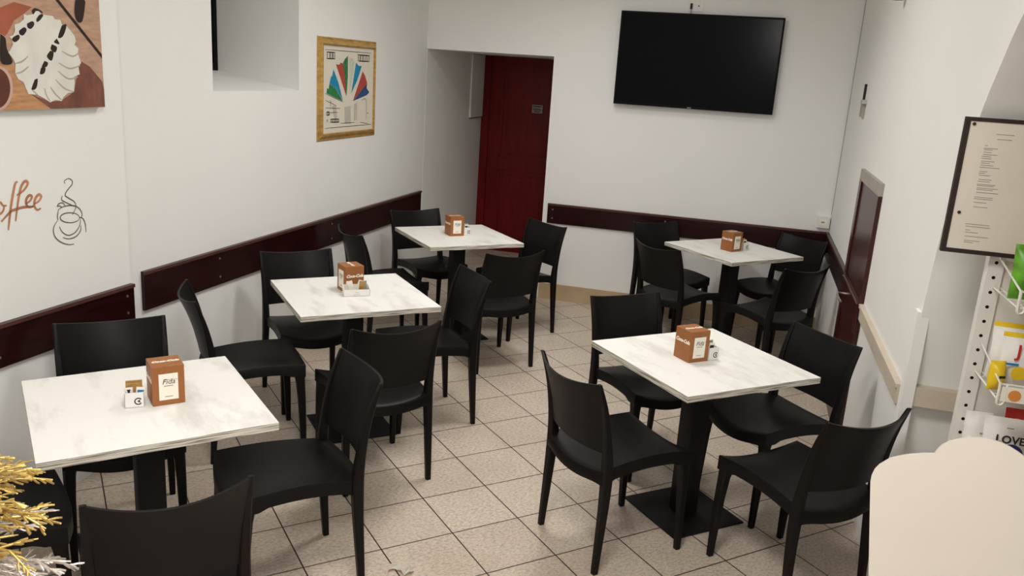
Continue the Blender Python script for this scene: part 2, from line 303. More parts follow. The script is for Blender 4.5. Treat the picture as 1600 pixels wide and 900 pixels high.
# ---------------------------------------------------------------- materials
def mat(name, col, rough=.5, spec=.5, metal=0, noise=None, bump=None, coat=0):
    m = bpy.data.materials.new(name); m.use_nodes = True; nt = m.node_tree; b = nt.nodes['Principled BSDF']
    b.inputs['Base Color'].default_value = col; b.inputs['Roughness'].default_value = rough
    b.inputs['Specular IOR Level'].default_value = spec; b.inputs['Metallic'].default_value = metal
    b.inputs['Coat Weight'].default_value = coat
    tc = nt.nodes.new('ShaderNodeTexCoord')
    if noise:
        sc, amt, stretch = noise
        mp = nt.nodes.new('ShaderNodeMapping'); mp.inputs['Scale'].default_value = stretch
        nt.links.new(tc.outputs['Object'], mp.inputs[0])
        n = nt.nodes.new('ShaderNodeTexNoise'); n.inputs['Scale'].default_value = sc; n.inputs['Detail'].default_value = 5
        nt.links.new(mp.outputs[0], n.inputs['Vector'])
        r = nt.nodes.new('ShaderNodeValToRGB'); r.color_ramp.elements[0].position = .32; r.color_ramp.elements[1].position = .68
        r.color_ramp.elements[0].color = tuple(c*(1-amt) for c in col[:3]) + (1,)
        r.color_ramp.elements[1].color = tuple(min(1, c*(1+amt)) for c in col[:3]) + (1,)
        nt.links.new(n.outputs[0], r.inputs[0]); nt.links.new(r.outputs[0], b.inputs['Base Color'])
    if bump:
        sc, st = bump
        n = nt.nodes.new('ShaderNodeTexNoise'); n.inputs['Scale'].default_value = sc; n.inputs['Detail'].default_value = 3
        nt.links.new(tc.outputs['Object'], n.inputs['Vector'])
        bp = nt.nodes.new('ShaderNodeBump'); bp.inputs['Strength'].default_value = st; bp.inputs['Distance'].default_value = .01
        nt.links.new(n.outputs[0], bp.inputs['Height']); nt.links.new(bp.outputs[0], b.inputs['Normal'])
    return m
W1 = (1, 1, 1)
m_wall = mat('white_plaster', lin(240, 239, 235), .85, .2, noise=(1.3, .015, W1), bump=(60, .04))
m_ceil = mat('ceiling_plaster', lin(240, 239, 235), .9, .1, noise=(1.5, .02, W1))
m_rail = mat('dark_mahogany', lin(38, 11, 11), .3, .3, noise=(6, .35, (1, 1, 14)))
m_lip = mat('mahogany_edge_highlight', lin(82, 50, 43), .4, .3, noise=(6, .2, (1, 1, 14)))  # lighter brown puts the highlight along the rail tops into the colour
m_door = mat('red_mahogany', lin(108, 14, 9), .4, .25, noise=(5, .25, (8, 8, .6)))
m_door2 = mat('deep_mahogany', lin(62, 20, 17), .3, .4, noise=(5, .3, (8, 8, .6)))
m_beige = mat('beige_board', lin(205, 192, 174), .6, .3, noise=(5, .04, W1))
m_skirt = mat('beige_skirting_tile', lin(190, 166, 132), .45, .4, noise=(9, .08, W1))
m_black = mat('black_plastic', lin(20, 18, 17), .4, .15, noise=(30, .1, W1), bump=(900, .05))
m_iron = mat('black_iron', lin(17, 15, 15), .6, .3, noise=(60, .2, W1))
m_napk = mat('copper_brown_box', lin(154, 98, 54), .5, .35, noise=(14, .06, (1, 1, .3)))
m_card = mat('ivory_card', lin(246, 240, 226), .7, .2, noise=(20, .01, W1))
m_whiteprint = mat('white_print', lin(244, 232, 218), .6, .2, noise=(20, .01, W1))
m_ink = mat('dark_ink', lin(58, 54, 50), .8, .1, noise=(50, .1, W1))
m_grayink = mat('grey_ink', lin(150, 144, 133), .8, .1, noise=(50, .1, W1))
m_white = mat('white_plastic', lin(236, 234, 228), .4, .4, noise=(20, .01, W1))
m_rack = mat('white_enamel', lin(228, 226, 218), .4, .4, noise=(20, .015, W1))
m_hole = mat('punched_hole', lin(30, 28, 26), .9, .1, noise=(50, .1, W1))
m_cream = mat('cream_board', lin(213, 204, 192), .55, .3, noise=(4, .012, W1))
m_gold = mat('gold_tinsel', lin(214, 184, 110), .3, .5, .7, noise=(90, .3, W1))
m_silver = mat('silver_tinsel', lin(222, 212, 204), .3, .5, .6, noise=(90, .2, W1))
m_goldframe = mat('gilded_wood', lin(194, 152, 80), .32, .5, .35, noise=(14, .25, (1, 1, 3)))
m_tvb = mat('tv_bezel', lin(6, 5, 5), .5, .12, noise=(30, .1, W1))
m_screen = mat('tv_screen', lin(4, 3, 3), .16, .10, noise=(3, .15, W1))
m_paper = mat('paper', lin(240, 234, 222), .8, .2, noise=(20, .02, W1), bump=(40, .2))
m_kraft = mat('brown_sugar_paper', lin(176, 138, 84), .7, .2, noise=(40, .25, W1))
m_blue = mat('blue_print', lin(36, 120, 178), .6, .3, noise=(30, .08, W1))
m_navy = mat('navy_print', lin(34, 40, 88), .6, .3, noise=(30, .08, W1))
m_green = mat('green_foil', lin(96, 160, 34), .35, .5, noise=(26, .35, W1))
m_orange = mat('orange_print', lin(232, 150, 72), .5, .4, noise=(30, .08, W1))
m_yellow = mat('yellow_foil', lin(232, 196, 32), .4, .5, noise=(20, .08, W1))
m_red = mat('red_print', lin(188, 40, 34), .5, .4, noise=(30, .1, W1))
m_bag = mat('white_foil_bag', lin(236, 233, 228), .4, .5, noise=(12, .05, W1), bump=(14, .5))
m_steel = mat('brushed_steel', lin(176, 172, 165), .35, .5, .8, noise=(40, .1, (1, 1, 12)))
m_lilac = mat('pale_grey', lin(168, 160, 150), .7, .3, noise=(20, .1, W1))
m_glass = mat('dark_window_pane', lin(10, 11, 13), .1, .5, noise=(3, .1, W1))
m_decal = mat('copper_lettering', lin(190, 132, 96), .6, .3, noise=(16, .2, W1))
m_line = mat('charcoal_line_decal', lin(104, 93, 84), .7, .2, noise=(30, .15, W1))
m_meringue = mat('meringue_print', lin(226, 224, 214), .6, .3, noise=(9, .07, (3, 1, 1)))
m_choc = mat('chocolate_print', lin(48, 36, 31), .6, .3, noise=(30, .2, W1))
m_redprint = mat('red_print_cloth', lin(164, 92, 68), .6, .3, noise=(6, .15, W1))
m_plankpr = mat('light_plank_print', lin(190, 142, 100), .6, .3, noise=(12, .22, (1, 1, 6)))
m_shadepr = mat('brown_plank_print', lin(124, 78, 66), .6, .3, noise=(12, .25, (6, 1, 1)))
m_woodpr = mat('pink_plank_print', lin(188, 152, 128), .6, .3, noise=(14, .14, (2, 1, 5)))
m_cupin = mat('coffee_print', lin(104, 60, 48), .6, .3, noise=(6, .3, W1))
m_rim = mat('cup_rim_print', lin(206, 170, 158), .6, .3, noise=(10, .05, W1))
m_pgreen = mat('poster_green', lin(52, 128, 78), .7, .2, noise=(60, .3, W1))
m_pcyan = mat('poster_cyan', lin(40, 136, 176), .7, .2, noise=(60, .2, W1))
m_pred = mat('poster_red', lin(178, 78, 66), .7, .2, noise=(60, .15, W1))
m_pnavy = mat('poster_navy', lin(50, 84, 128), .7, .2, noise=(60, .25, W1))
m_ppale = mat('poster_pale', lin(204, 206, 186), .7, .2, noise=(60, .1, W1))
m_pglass = mat('poster_grey', lin(196, 190, 178), .7, .2, noise=(10, .06, W1))
m_menu = mat('menu_paper', lin(222, 213, 198), .5, .3, noise=(6, .015, W1))
m_ridge = mat('meringue_ridge_print', lin(176, 170, 160), .6, .3, noise=(20, .1, W1))
m_mat = mat('poster_paper', lin(226, 219, 202), .7, .2, noise=(20, .015, W1))

def tile_mat():
    m = bpy.data.materials.new('beige_floor_tiles'); m.use_nodes = True; nt = m.node_tree; b = nt.nodes['Principled BSDF']; L = nt.links.new
    tc = nt.nodes.new('ShaderNodeTexCoord')
    br = nt.nodes.new('ShaderNodeTexBrick'); br.offset = 0; br.squash = 1
    br.inputs['Scale'].default_value = 1; br.inputs['Brick Width'].default_value = .3212; br.inputs['Row Height'].default_value = .3212
    br.inputs['Mortar Size'].default_value = .0033; br.inputs['Mortar Smooth'].default_value = .25
    br.inputs['Color1'].default_value = lin(219, 206, 189); br.inputs['Color2'].default_value = lin(211, 197, 180); br.inputs['Mortar'].default_value = lin(52, 38, 30)
    L(tc.outputs['Object'], br.inputs['Vector'])
    n = nt.nodes.new('ShaderNodeTexNoise'); n.inputs['Scale'].default_value = 95; n.inputs['Detail'].default_value = 6; n.inputs['Roughness'].default_value = .75
    mp = nt.nodes.new('ShaderNodeMapping'); mp.inputs['Scale'].default_value = (.6, 1, 1); mp.inputs['Rotation'].default_value = (0, 0, .6)
    L(tc.outputs['Object'], mp.inputs[0]); L(mp.outputs[0], n.inputs['Vector'])
    r = nt.nodes.new('ShaderNodeValToRGB'); e = r.color_ramp.elements
    e[0].position = .34; e[0].color = (.56, .51, .48, 1); e[1].position = .56; e[1].color = (1, 1, 1, 1)
    L(n.outputs[0], r.inputs[0])
    n2 = nt.nodes.new('ShaderNodeTexNoise'); n2.inputs['Scale'].default_value = 2.2; n2.inputs['Detail'].default_value = 3; L(tc.outputs['Object'], n2.inputs['Vector'])
    r2 = nt.nodes.new('ShaderNodeValToRGB'); r2.color_ramp.elements[0].position = .3; r2.color_ramp.elements[0].color = (.88, .85, .84, 1); r2.color_ramp.elements[1].position = .6; L(n2.outputs[0], r2.inputs[0])
    mx = nt.nodes.new('ShaderNodeMix'); mx.data_type = 'RGBA'; mx.blend_type = 'MULTIPLY'; mx.inputs[0].default_value = 1
    L(br.outputs['Color'], mx.inputs[6]); L(r.outputs[0], mx.inputs[7])
    mx2 = nt.nodes.new('ShaderNodeMix'); mx2.data_type = 'RGBA'; mx2.blend_type = 'MULTIPLY'; mx2.inputs[0].default_value = 1
    L(mx.outputs[2], mx2.inputs[6]); L(r2.outputs[0], mx2.inputs[7]); L(mx2.outputs[2], b.inputs['Base Color'])
    b.inputs['Roughness'].default_value = .42; b.inputs['Specular IOR Level'].default_value = .35
    bp = nt.nodes.new('ShaderNodeBump'); bp.inputs['Strength'].default_value = .25; bp.inputs['Distance'].default_value = .003; bp.invert = True
    L(br.outputs['Fac'], bp.inputs['Height']); L(bp.outputs[0], b.inputs['Normal'])
    return m
m_tile = tile_mat()
def top_mat():
    m = bpy.data.materials.new('whitewashed_wood'); m.use_nodes = True; nt = m.node_tree; b = nt.nodes['Principled BSDF']; L = nt.links.new
    tc = nt.nodes.new('ShaderNodeTexCoord'); oi = nt.nodes.new('ShaderNodeObjectInfo')
    ad = nt.nodes.new('ShaderNodeVectorMath'); ad.operation = 'ADD'; L(tc.outputs['Object'], ad.inputs[0]); L(oi.outputs['Location'], ad.inputs[1])
    mp = nt.nodes.new('ShaderNodeMapping'); mp.inputs['Scale'].default_value = (3.2, 1, 1); L(ad.outputs[0], mp.inputs[0])
    n = nt.nodes.new('ShaderNodeTexNoise'); n.inputs['Scale'].default_value = 3.2; n.inputs['Detail'].default_value = 7; n.inputs['Roughness'].default_value = .62; L(mp.outputs[0], n.inputs['Vector'])
    r = nt.nodes.new('ShaderNodeValToRGB'); e = r.color_ramp.elements
    e[0].position = .30; e[0].color = lin(212, 209, 202); e[1].position = .5; e[1].color = lin(236, 234, 229)
    L(n.outputs[0], r.inputs[0]); L(r.outputs[0], b.inputs['Base Color'])
    b.inputs['Roughness'].default_value = .55; b.inputs['Specular IOR Level'].default_value = .3
    return m
m_top = top_mat()
def edge_mat():
    m = bpy.data.materials.new('layered_table_edge'); m.use_nodes = True; nt = m.node_tree; b = nt.nodes['Principled BSDF']; L = nt.links.new
    tc = nt.nodes.new('ShaderNodeTexCoord'); mp = nt.nodes.new('ShaderNodeMapping'); mp.inputs['Scale'].default_value = (4, 4, 150); L(tc.outputs['Object'], mp.inputs[0])
    n = nt.nodes.new('ShaderNodeTexNoise'); n.inputs['Scale'].default_value = 1.6; n.inputs['Detail'].default_value = 3; L(mp.outputs[0], n.inputs['Vector'])
    r = nt.nodes.new('ShaderNodeValToRGB'); e = r.color_ramp.elements
    e[0].position = .36; e[0].color = lin(120, 112, 100); e[1].position = .52; e[1].color = lin(222, 216, 202)
    L(n.outputs[0], r.inputs[0]); L(r.outputs[0], b.inputs['Base Color']); b.inputs['Roughness'].default_value = .6
    return m
m_edge = edge_mat()

# ---------------------------------------------------------------- the setting
S = lambda o: tag(o, kind='structure')
CEIL = 3.4
bm = bmesh.new(); bmesh.ops.create_grid(bm, x_segments=1, y_segments=1, size=9)
fl = S(obj('floor', bm, m_tile)); fl.location = (-.3463, 3.4793, 0); fl.rotation_euler = (0, 0, .5227)
S(obj('ceiling', box((0, 2.5, CEIL+.05), (9, 15, .1)), m_ceil))
# left wall: front stretch stands proud, rear stretch holds a deep window niche with a sloping sill
bm = bmesh.new()
wbox(bm, 'left', -.4, .624, 0, CEIL, 0, .75)
wbox(bm, 'left', .624, 1.493, 0, 1.716, 0, .75)
wbox(bm, 'left', .624, 1.493, 2.55, CEIL, 0, .75)
wbox(bm, 'left', 1.493, 3.56, 0, CEIL, 0, .75)
a = [on('left', s, z, o) for s in (.624, 1.493) for o, z in ((0, 1.716), (.75, 1.716), (.75, 1.825))]
v = [bm.verts.new(p) for p in a]
for q in ((0, 1, 2), (3, 5, 4), (0, 2, 5, 3), (0, 3, 4, 1), (1, 4, 5, 2)): bm.faces.new([v[i] for i in q])
S(obj('wall_left', bm, m_wall))
S(obj('wall_left_front', wall_box('front_left', -6.5, 0, 0, CEIL, 0, .8), m_wall))
win = S(obj('window_1', wall_box('left', .626, 1.491, 1.80, 2.548, .62, .70), m_glass))
bm = bmesh.new()
for s0, s1, z0, z1 in ((.626, .70, 1.80, 2.548), (1.45, 1.491, 1.80, 2.548), (.70, 1.45, 1.80, 1.85), (.70, 1.45, 2.49, 2.548), (1.05, 1.10, 1.85, 2.49)): wbox(bm, 'left', s0, s1, z0, z1, .595, .62)
obj('window_frame', bm, m_tvb, win)
# back wall with the deep passage on its left
bm = bmesh.new()
wbox(bm, 'back', -1.45, -1.153, 0, CEIL, 0, 2.2)
wbox(bm, 'back', -1.153, -.044, 2.055, CEIL, 0, 2.2)
wbox(bm, 'back', -.044, 2.6, 0, CEIL, 0, 2.2)
S(obj('wall_back', bm, m_wall))
S(obj('wall_passage_end', wall_box('back', -1.153, -.044, 0, 2.055, 1.72, 2.2), m_wall))
# right wall, pierced by a deep barrel-arched opening near the viewer
side = [(-3.60, 0), (-3.645, .75), (-3.713, 1.156), (-3.80, 1.552), (-3.98, 1.877), (-4.093, 2.024), (-4.24, 2.178), (-4.50, 2.36), (-4.85, 2.46)]
side = [(p.x, p.y) for p in smooth_pts([(a, b, 0) for a, b in side], 5)]
pts = [(.3, 0), (.3, CEIL), (-8, CEIL), (-8, 0)] + [(-9.70-x, z) for x, z in side[:-1]] + side[::-1]
bm = bmesh.new(); add_prism(bm, [on('right', s, z, 0) for s, z in pts], frame('right')[2]*-1.9)
S(obj('wall_right', bm, m_wall, smooth=20))
S(obj('wall_shop_end', wall_box('right', -6.2, -3.3, 0, CEIL, -2.1, -1.9), m_wall))
# skirting and rails
S(obj('baseboard_back', wall_box('back', -.03, 2.29, 0, .14, -.012, 0), m_skirt))
S(obj('baseboard_left', wall_box('left', .0, 3.49, 0, .095, -.012, 0), m_skirt))
def rail(name, k, s0, s1, z0, z1, m, screws, th=.018):
    t = S(obj(name, wall_box(k, s0, s1, z0, z1, -th if k != 'right' else 0, 0 if k != 'right' else th), m))
    sg = -1 if k != 'right' else 1
    obj('top_lip', wall_box(k, s0, s1, z1-.016, z1, *sorted((sg*th, sg*(th+.008)))), m_lip if m is m_rail else m, t)
    for s in screws:
        for z in (z0+.045, z1-.05):
            bm = bmesh.new(); p = on(k, s, z, sg*th); n = frame(k)[2]*sg
            add_tube(bm, [p, p+n*.003], .006, 10); obj('screw', bm, m_steel, t)
    return t
rail('trim_1', 'front_left', -4, -.004, .668, .845, m_rail, (-.05, -.75))
rail('trim_2', 'left', .012, 3.49, .644, .845, m_rail, (.62, 1.9))
rail('trim_3', 'back', .0, 2.262, .676, .845, m_rail, (.045, 1.0, 2.0))
rail('trim_4', 'right', -1.66, -.02, .676, .845, m_rail, (-.3,))
rail('trim_5', 'right', -3.63, -2.345, .765, .845, m_beige, ())
# corner guard and jamb rail
S(obj('trim_7', wall_box('jamb', .012, 1.4, .790, .865, -.022, .03), m_beige))
S(obj('trim_6', wall_box('jamb', -.012, .03, 0, 1.16, -.03, .03), m_wall))
# passage door
d1 = S(obj('door_1', wall_box('back', -1.153, -.044, 0, 2.05, 1.68, 1.72), m_door))
bm = bmesh.new()
wbox(bm, 'back', -1.153, -1.07, 0, 2.05, 1.655, 1.68); wbox(bm, 'back', -.12, -.044, 0, 2.05, 1.655, 1.68)
obj('door_casing', bm, m_door, d1)
for z0, z1 in ((.12, .88), (1.02, 1.98)):
    bm = bmesh.new(); s0, s1 = -.95, -.24
    for q in ((s0, s1, z0, z0+.03), (s0, s1, z1-.03, z1), (s0, s0+.03, z0, z1), (s1-.03, s1, z0, z1)): wbox(bm, 'back', *q, 1.668, 1.68)
    wbox(bm, 'back', s0+.06, s1-.06, z0+.06, z1-.06, 1.672, 1.68)
    obj('door_panel', bm, m_door, d1)
sgn = tag(obj('door_sign', wall_box('back', -.607, -.497, 1.505, 1.588, 1.660, 1.68), m_lilac), 'small silver sign plate on the red mahogany door', 'sign')
bm = bmesh.new()
for z0, z1, a, b in ((1.568, 1.578, -.598, -.508), (1.552, 1.557, -.598, -.53), (1.535, 1.545, -.598, -.512), (1.515, 1.525, -.585, -.52)): wbox(bm, 'back', a, b, z0, z1, 1.6592, 1.66)
obj('lettering', bm, m_ink, sgn)
mb = tag(obj('meter_box', wall_box('back', -1.153, -1.138, 1.43, 2.05, 1.24, 1.645), m_wall), 'white box high on the left side of the passage before the red door', 'cabinet')
obj('bottom_edge', wall_box('back', -1.153, -1.136, 1.422, 1.43, 1.236, 1.645), m_ink, mb)
# right-hand door, with the rail wrapped round it
d2 = S(obj('door_2', wall_box('right', -2.30, -1.60, 0, 1.42, 0, .012), m_door2))
obj('door_head', wall_box('right', -2.352, -1.512, 1.42, 1.485, 0, .022), m_lilac, d2)  # head coloured pale for light reflected off glossy mahogany
for s0, s1 in ((-2.352, -2.28), (-1.60, -1.512)): obj('door_casing', wall_box('right', s0, s1, 0, 1.42, 0, .022), m_door2, d2)
bm = bmesh.new(); wbox(bm, 'right', -2.37, -1.60, .672, .852, .012, .042)
bmesh.ops.bevel(bm, geom=bm.edges[:], offset=.010, segments=3, affect='EDGES')
S(obj('trim_8', bm, m_door2, smooth=40))
bm = bmesh.new()
add_tube(bm, smooth_pts([on('right', s, z, o) for s, z, o in ((-1.95, .80, .04), (-1.95, .80, .085), (-2.02, .798, .095), (-2.14, .795, .09))], 4), .006, 8)
obj('door_handle', bm, m_steel, d2, smooth=60)
# ---------------------------------------------------------------- chairs
def chair():
    t = thing('dining_chair', 'x', 'chair')
    NU, NV = 18, 14
    def seat_p(u, v):
        wv = .198 + .014*v - .007*math.sin(PI*v)
        x = u*wv; q = 1-u*u
        y = (-.205 - .03*q)*(1-v) + (.233 + .028*q)*v
        z = .444 + .020*v + .016*math.sin(PI*v) - q*(.020 + .022*v*v)
        return Vector((x, y, z))
    bm = bmesh.new()
    T = [[bm.verts.new(seat_p(-1+2*i/NU, j/NV)) for i in range(NU+1)] for j in range(NV+1)]
    Bt = [[bm.verts.new(Vector((p.co.x*.965, p.co.y*.965, p.co.z-.014))) for p in row] for row in T]
    for j in range(NV):
        for i in range(NU):
            bm.faces.new((T[j][i], T[j][i+1], T[j+1][i+1], T[j+1][i])); bm.faces.new((Bt[j][i], Bt[j+1][i], Bt[j+1][i+1], Bt[j][i+1]))
    def loop(G): return [G[0][i] for i in range(NU)] + [G[j][NU] for j in range(NV)] + [G[NV][i] for i in range(NU, 0, -1)] + [G[j][0] for j in range(NV, 0, -1)]
    A = loop(T); Z = loop(Bt)
    cen = Vector((0, .01, 0))
    def off(p, d, dz):
        r = Vector((p.x/.21, (p.y-.01)/.235, 0)); m = max(abs(r.x), abs(r.y)); e = Vector((math.copysign(1, p.x) if abs(r.x) > .985*m and abs(r.x) > .9 else 0, math.copysign(1, p.y-.01) if abs(p.y-.01) > .2 else 0, 0))
        return Vector((p.x+e.x*d, p.y+e.y*d, p.z+dz))
    def hgt(p):
        k = max(abs(p.x)/.2-.55, 0)/.45
        return .048 + .014*min(k, 1)**3*(1 if abs(p.y) > .15 else .3)
    R1 = [bm.verts.new(off(p.co, .003, -.004)) for p in A]
    R2 = [bm.verts.new(off(p.co, .003, -hgt(p.co))) for p in A]
    R3 = [bm.verts.new(Vector((p.co.x*.955, p.co.y*.955, p.co.z))) for p in R2]
    for P, Q in ((A, R1), (R1, R2), (R2, R3), (R3, Z)):
        for i in range(len(P)): bm.faces.new((P[i], P[(i+1) % len(P)], Q[(i+1) % len(P)], Q[i]))
    obj('seat', bm, m_black, t, 50)
    # rear leg / back post centre line and section
    path = [(.206, -.206, 0, .024, .024), (.2045, -.199, .12, .028, .029), (.202, -.190, .28, .033, .036), (.1985, -.186, .40, .036, .042), (.1975, -.188, .47, .035, .04),
            (.198, -.197, .55, .031, .033), (.200, -.212, .64, .027, .027), (.2025, -.232, .72, .023, .021), (.205, -.262, .806, .018, .014), (.2055, -.267, .817, .016, .012)]
    def post_y(z):
        for a, b in zip(path, path[1:]):
            if z <= b[2]:
                k = (z-a[2])/(b[2]-a[2]); return a[0]+(b[0]-a[0])*k, a[1]+(b[1]-a[1])*k
        return path[-1][0], path[-1][1]
    def sweep(pts):
        bm = bmesh.new(); rings = []
        for x, y, z, sx, sy in pts:
            c = .28; hx, hy = sx/2, sy/2; rg = []
            for px, py in ((hx, -hy*(1-c)), (hx, hy*(1-c)), (hx*(1-c), hy), (-hx*(1-c), hy), (-hx, hy*(1-c)), (-hx, -hy*(1-c)), (-hx*(1-c), -hy), (hx*(1-c), -hy)):
                rg.append(bm.verts.new((x+px, y+py, z)))
            rings.append(rg)
        for P, Q in zip(rings, rings[1:]):
            for i in range(8): bm.faces.new((P[i], P[(i+1) % 8], Q[(i+1) % 8], Q[i]))
        bm.faces.new(rings[0][::-1]); bm.faces.new(rings[-1]); return bm
    for s in (-1, 1):
        pp = smooth_pts([(a[0], a[1], a[2]) for a in path], 3); ss = smooth_pts([(a[3], a[4], 0) for a in path], 3)
        obj('leg', sweep([(s*p.x, p.y, p.z, q.x, q.y) for p, q in zip(pp, ss)]), m_black, t, 40)
        f = [(.1975, .229, 0, .024, .024), (.1965, .226, .12, .029, .03), (.1945, .220, .28, .035, .036), (.192, .214, .37, .040, .041), (.188, .210, .41, .046, .05), (.182, .204, .435, .056, .06)]
        obj('leg', sweep([(s*a, b, c, d, e) for a, b, c, d, e in f]), m_black, t, 40)
    # concave backrest
    bm = bmesh.new(); NX, NZ = 20, 10; F = []; K = []
    for j in range(NZ+1):
        f = []; k = []
        for i in range(NX+1):
            u = -1+2*i/NX; v = j/NZ; q = 1-u*u
            z = (.516-.006*q)*(1-v) + (.817-.024*q)*v
            xx, yy = post_y(.516+(.817-.516)*v)
            y = yy - q*(.036+.016*v); x = u*xx
            th = .0055
            f.append(bm.verts.new((x, y+th, z))); k.append(bm.verts.new((x, y-th, z)))
        F.append(f); K.append(k)
    for j in range(NZ):
        for i in range(NX):
            bm.faces.new((F[j][i], F[j+1][i], F[j+1][i+1], F[j][i+1])); bm.faces.new((K[j][i], K[j][i+1], K[j+1][i+1], K[j+1][i]))
    for i in range(NX):
        bm.faces.new((F[0][i], F[0][i+1], K[0][i+1], K[0][i])); bm.faces.new((F[NZ][i], K[NZ][i], K[NZ][i+1], F[NZ][i+1]))
    for j in range(NZ):
        bm.faces.new((F[j][0], K[j][0], K[j+1][0], F[j+1][0])); bm.faces.new((F[j][NX], F[j+1][NX], K[j+1][NX], K[j][NX]))
    obj('backrest', bm, m_black, t, 50)
    return t
TN = dict(A='front left table', B='middle left table', C='far left table before the red door', D='front right table', E='far right corner table')
CL = {
 'A_left': 'black plastic chair at the left edge, mostly hidden by the gold tinsel', 'A_front': 'black plastic chair in the left foreground, back to the viewer, cut by the frame',
 'A_back': 'black plastic chair behind the front left table, against the wall', 'A_right': 'black plastic chair at the right side of the front left table, seen from its side',
 'B_left': 'black plastic chair between front and middle left tables, turned sideways', 'B_back': 'black plastic chair behind the middle left table, facing the viewer',
 'B_front': 'black plastic chair in front of the middle left table, back to the viewer', 'B_right': 'black plastic chair at the right side of the middle left table',
 'C_left': 'black plastic chair by the left wall rail, left of the far left table', 'C_back': 'black plastic chair behind the far left table, beside the passage corner',
 'C_front': 'black plastic chair in front of the far left table, back to the viewer', 'C_right': 'black plastic chair right of the far left table, just by the red door',
 'D_left': 'black plastic chair standing free at the left side of the front right table', 'D_back': 'black plastic chair behind the front right table, facing the viewer',
 'D_rb': 'black plastic chair at the right side of the front right table, facing left', 'D_fr': 'black plastic chair nearest the cream board, in front of the front right table',
 'E_back': 'black plastic chair behind the far right corner table, against the dark rail', 'E_fl': 'black plastic chair at the left side of the far right corner table',
 'E_rb': 'black plastic chair deepest in the far right corner, under the wall socket', 'E_fr': 'black plastic chair in front of the far right corner table, beside the narrow door'}
proto = None
DATA['chairs']['E_back'][1] += .022
for k, (x, y, rz) in DATA['chairs'].items():
    if proto is None:
        proto = chair(); proto.location = (x, y, 0); proto.rotation_euler = (0, 0, rz); tag(proto, CL[k], 'chair', 'black chairs around the tables')
    else: dup(proto, (x, y, 0), rz, CL[k], 'black chairs around the tables')
# ---------------------------------------------------------------- tables
TS = .7087
def table():
    t = thing('cafe_table', 'x', 'table')
    bm = box((0, 0, .75-.0135), (TS, TS, .027), .0012)
    for f in bm.faces: f.material_index = 0 if f.normal.z > .9 else 1
    bm.faces.ensure_lookup_table(); bm.normal_update()
    for f in bm.faces: f.material_index = 0 if f.normal.z > .9 else 1
    obj('tabletop', bm, [m_top, m_edge], t)
    obj('column', box((0, 0, .362), (.092, .092, .712), .004), m_iron, t, 30)
    obj('top_plate', box((0, 0, .7185), (.3, .3, .008), .002), m_iron, t)
    obj('base_plate', box((0, 0, .004), (.392, .392, .008), .002), m_iron, t)
    return t
TL = dict(A='square whitewashed table nearest the viewer on the left', B='square whitewashed table in the middle of the left row', C='square whitewashed table farthest on the left, before the red door',
          D='square whitewashed table nearest the viewer on the right', E='square whitewashed table in the far right corner under the television')
proto = None
for k, (x, y, rz) in DATA['tables'].items():
    if proto is None: proto = table(); proto.location = (x, y, 0); proto.rotation_euler = (0, 0, rz); tag(proto, TL[k], 'table', 'whitewashed cafe tables')
    else: dup(proto, (x, y, 0), rz, TL[k], 'whitewashed cafe tables')
def onT(k, x, y, z=.75):
    a, b, r = DATA['tables'][k]; c, s = math.cos(r), math.sin(r)
    return (a+c*x-s*y, b+s*x+c*y, z)
# ---------------------------------------------------------------- napkin dispensers
BW, BD, BH = .105, .105, .140
def dispenser():
    t = thing('napkin_dispenser', 'x', 'napkin dispenser')
    bm = box((0, 0, BH/2), (BW, BD, BH), .002); obj('case', bm, m_napk, t)
    for sgn_ in (-1, 1):
        c = obj('card', box((0, sgn_*(BD/2+.0006), .066), (.062, .0012, .094), 0), m_card, t)
        M = basis((-sgn_, 0, 0), (0, 0, 1), (0, sgn_, 0), (0, sgn_*(BD/2+.0014), .084))
        bm = text_bm('Fida', .026, M, .0002, .25); 
        y = sgn_*(BD/2+.0014)
        for z, w_ in ((.0695, .030), (.031, .026)): add_box(bm, (0, y, z), (w_, .0004, .0016))
        add_box(bm, (-sgn_*.008, y, .091), (.045, .0004, .0008))
        obj('card_print', bm, m_ink, c)
    for sgn_ in (-1, 1):
        M = basis((0, sgn_, 0), (0, 0, 1), (sgn_, 0, 0), (sgn_*(BW/2+.0005), 0, .088))
        obj('side_print', text_bm('Coca-Cola', .0215, M, .0004, .35, .0013), m_whiteprint, t)
    M = basis((1, 0, 0), (0, 1, 0), (0, 0, 1), (0, 0, BH+.0005))
    obj('top_print', text_bm('Coca-Cola', .0205, M, .0004, .35, .0013), m_whiteprint, t)
    return t
ND = {'A': (.065, -.010, 0, 'brown napkin dispenser on the front left table, beside the packed sugar caddy'), 'D': (-.052, .017, 0, 'brown napkin dispenser on the front right table'),
      'C': (-.024, .018, 0, 'brown napkin dispenser on the far left table before the red door'), 'E': (-.046, -.022, 0, 'brown napkin dispenser on the far right corner table'),
      'B': (.003, .06, PI/2, 'brown napkin dispenser on the middle left table, printed side to the viewer')}
proto = None
for k, (x, y, r, lb) in ND.items():
    rz = DATA['tables'][k][2] + r + {'B': .12, 'E': .1}.get(k, 0); L_ = onT(k, x, y)
    if proto is None: proto = dispenser(); proto.location = L_; proto.rotation_euler = (0, 0, rz); tag(proto, lb, 'napkin dispenser', 'napkin dispensers on the tables')
    else: dup(proto, L_, rz, lb, 'napkin dispensers on the tables')
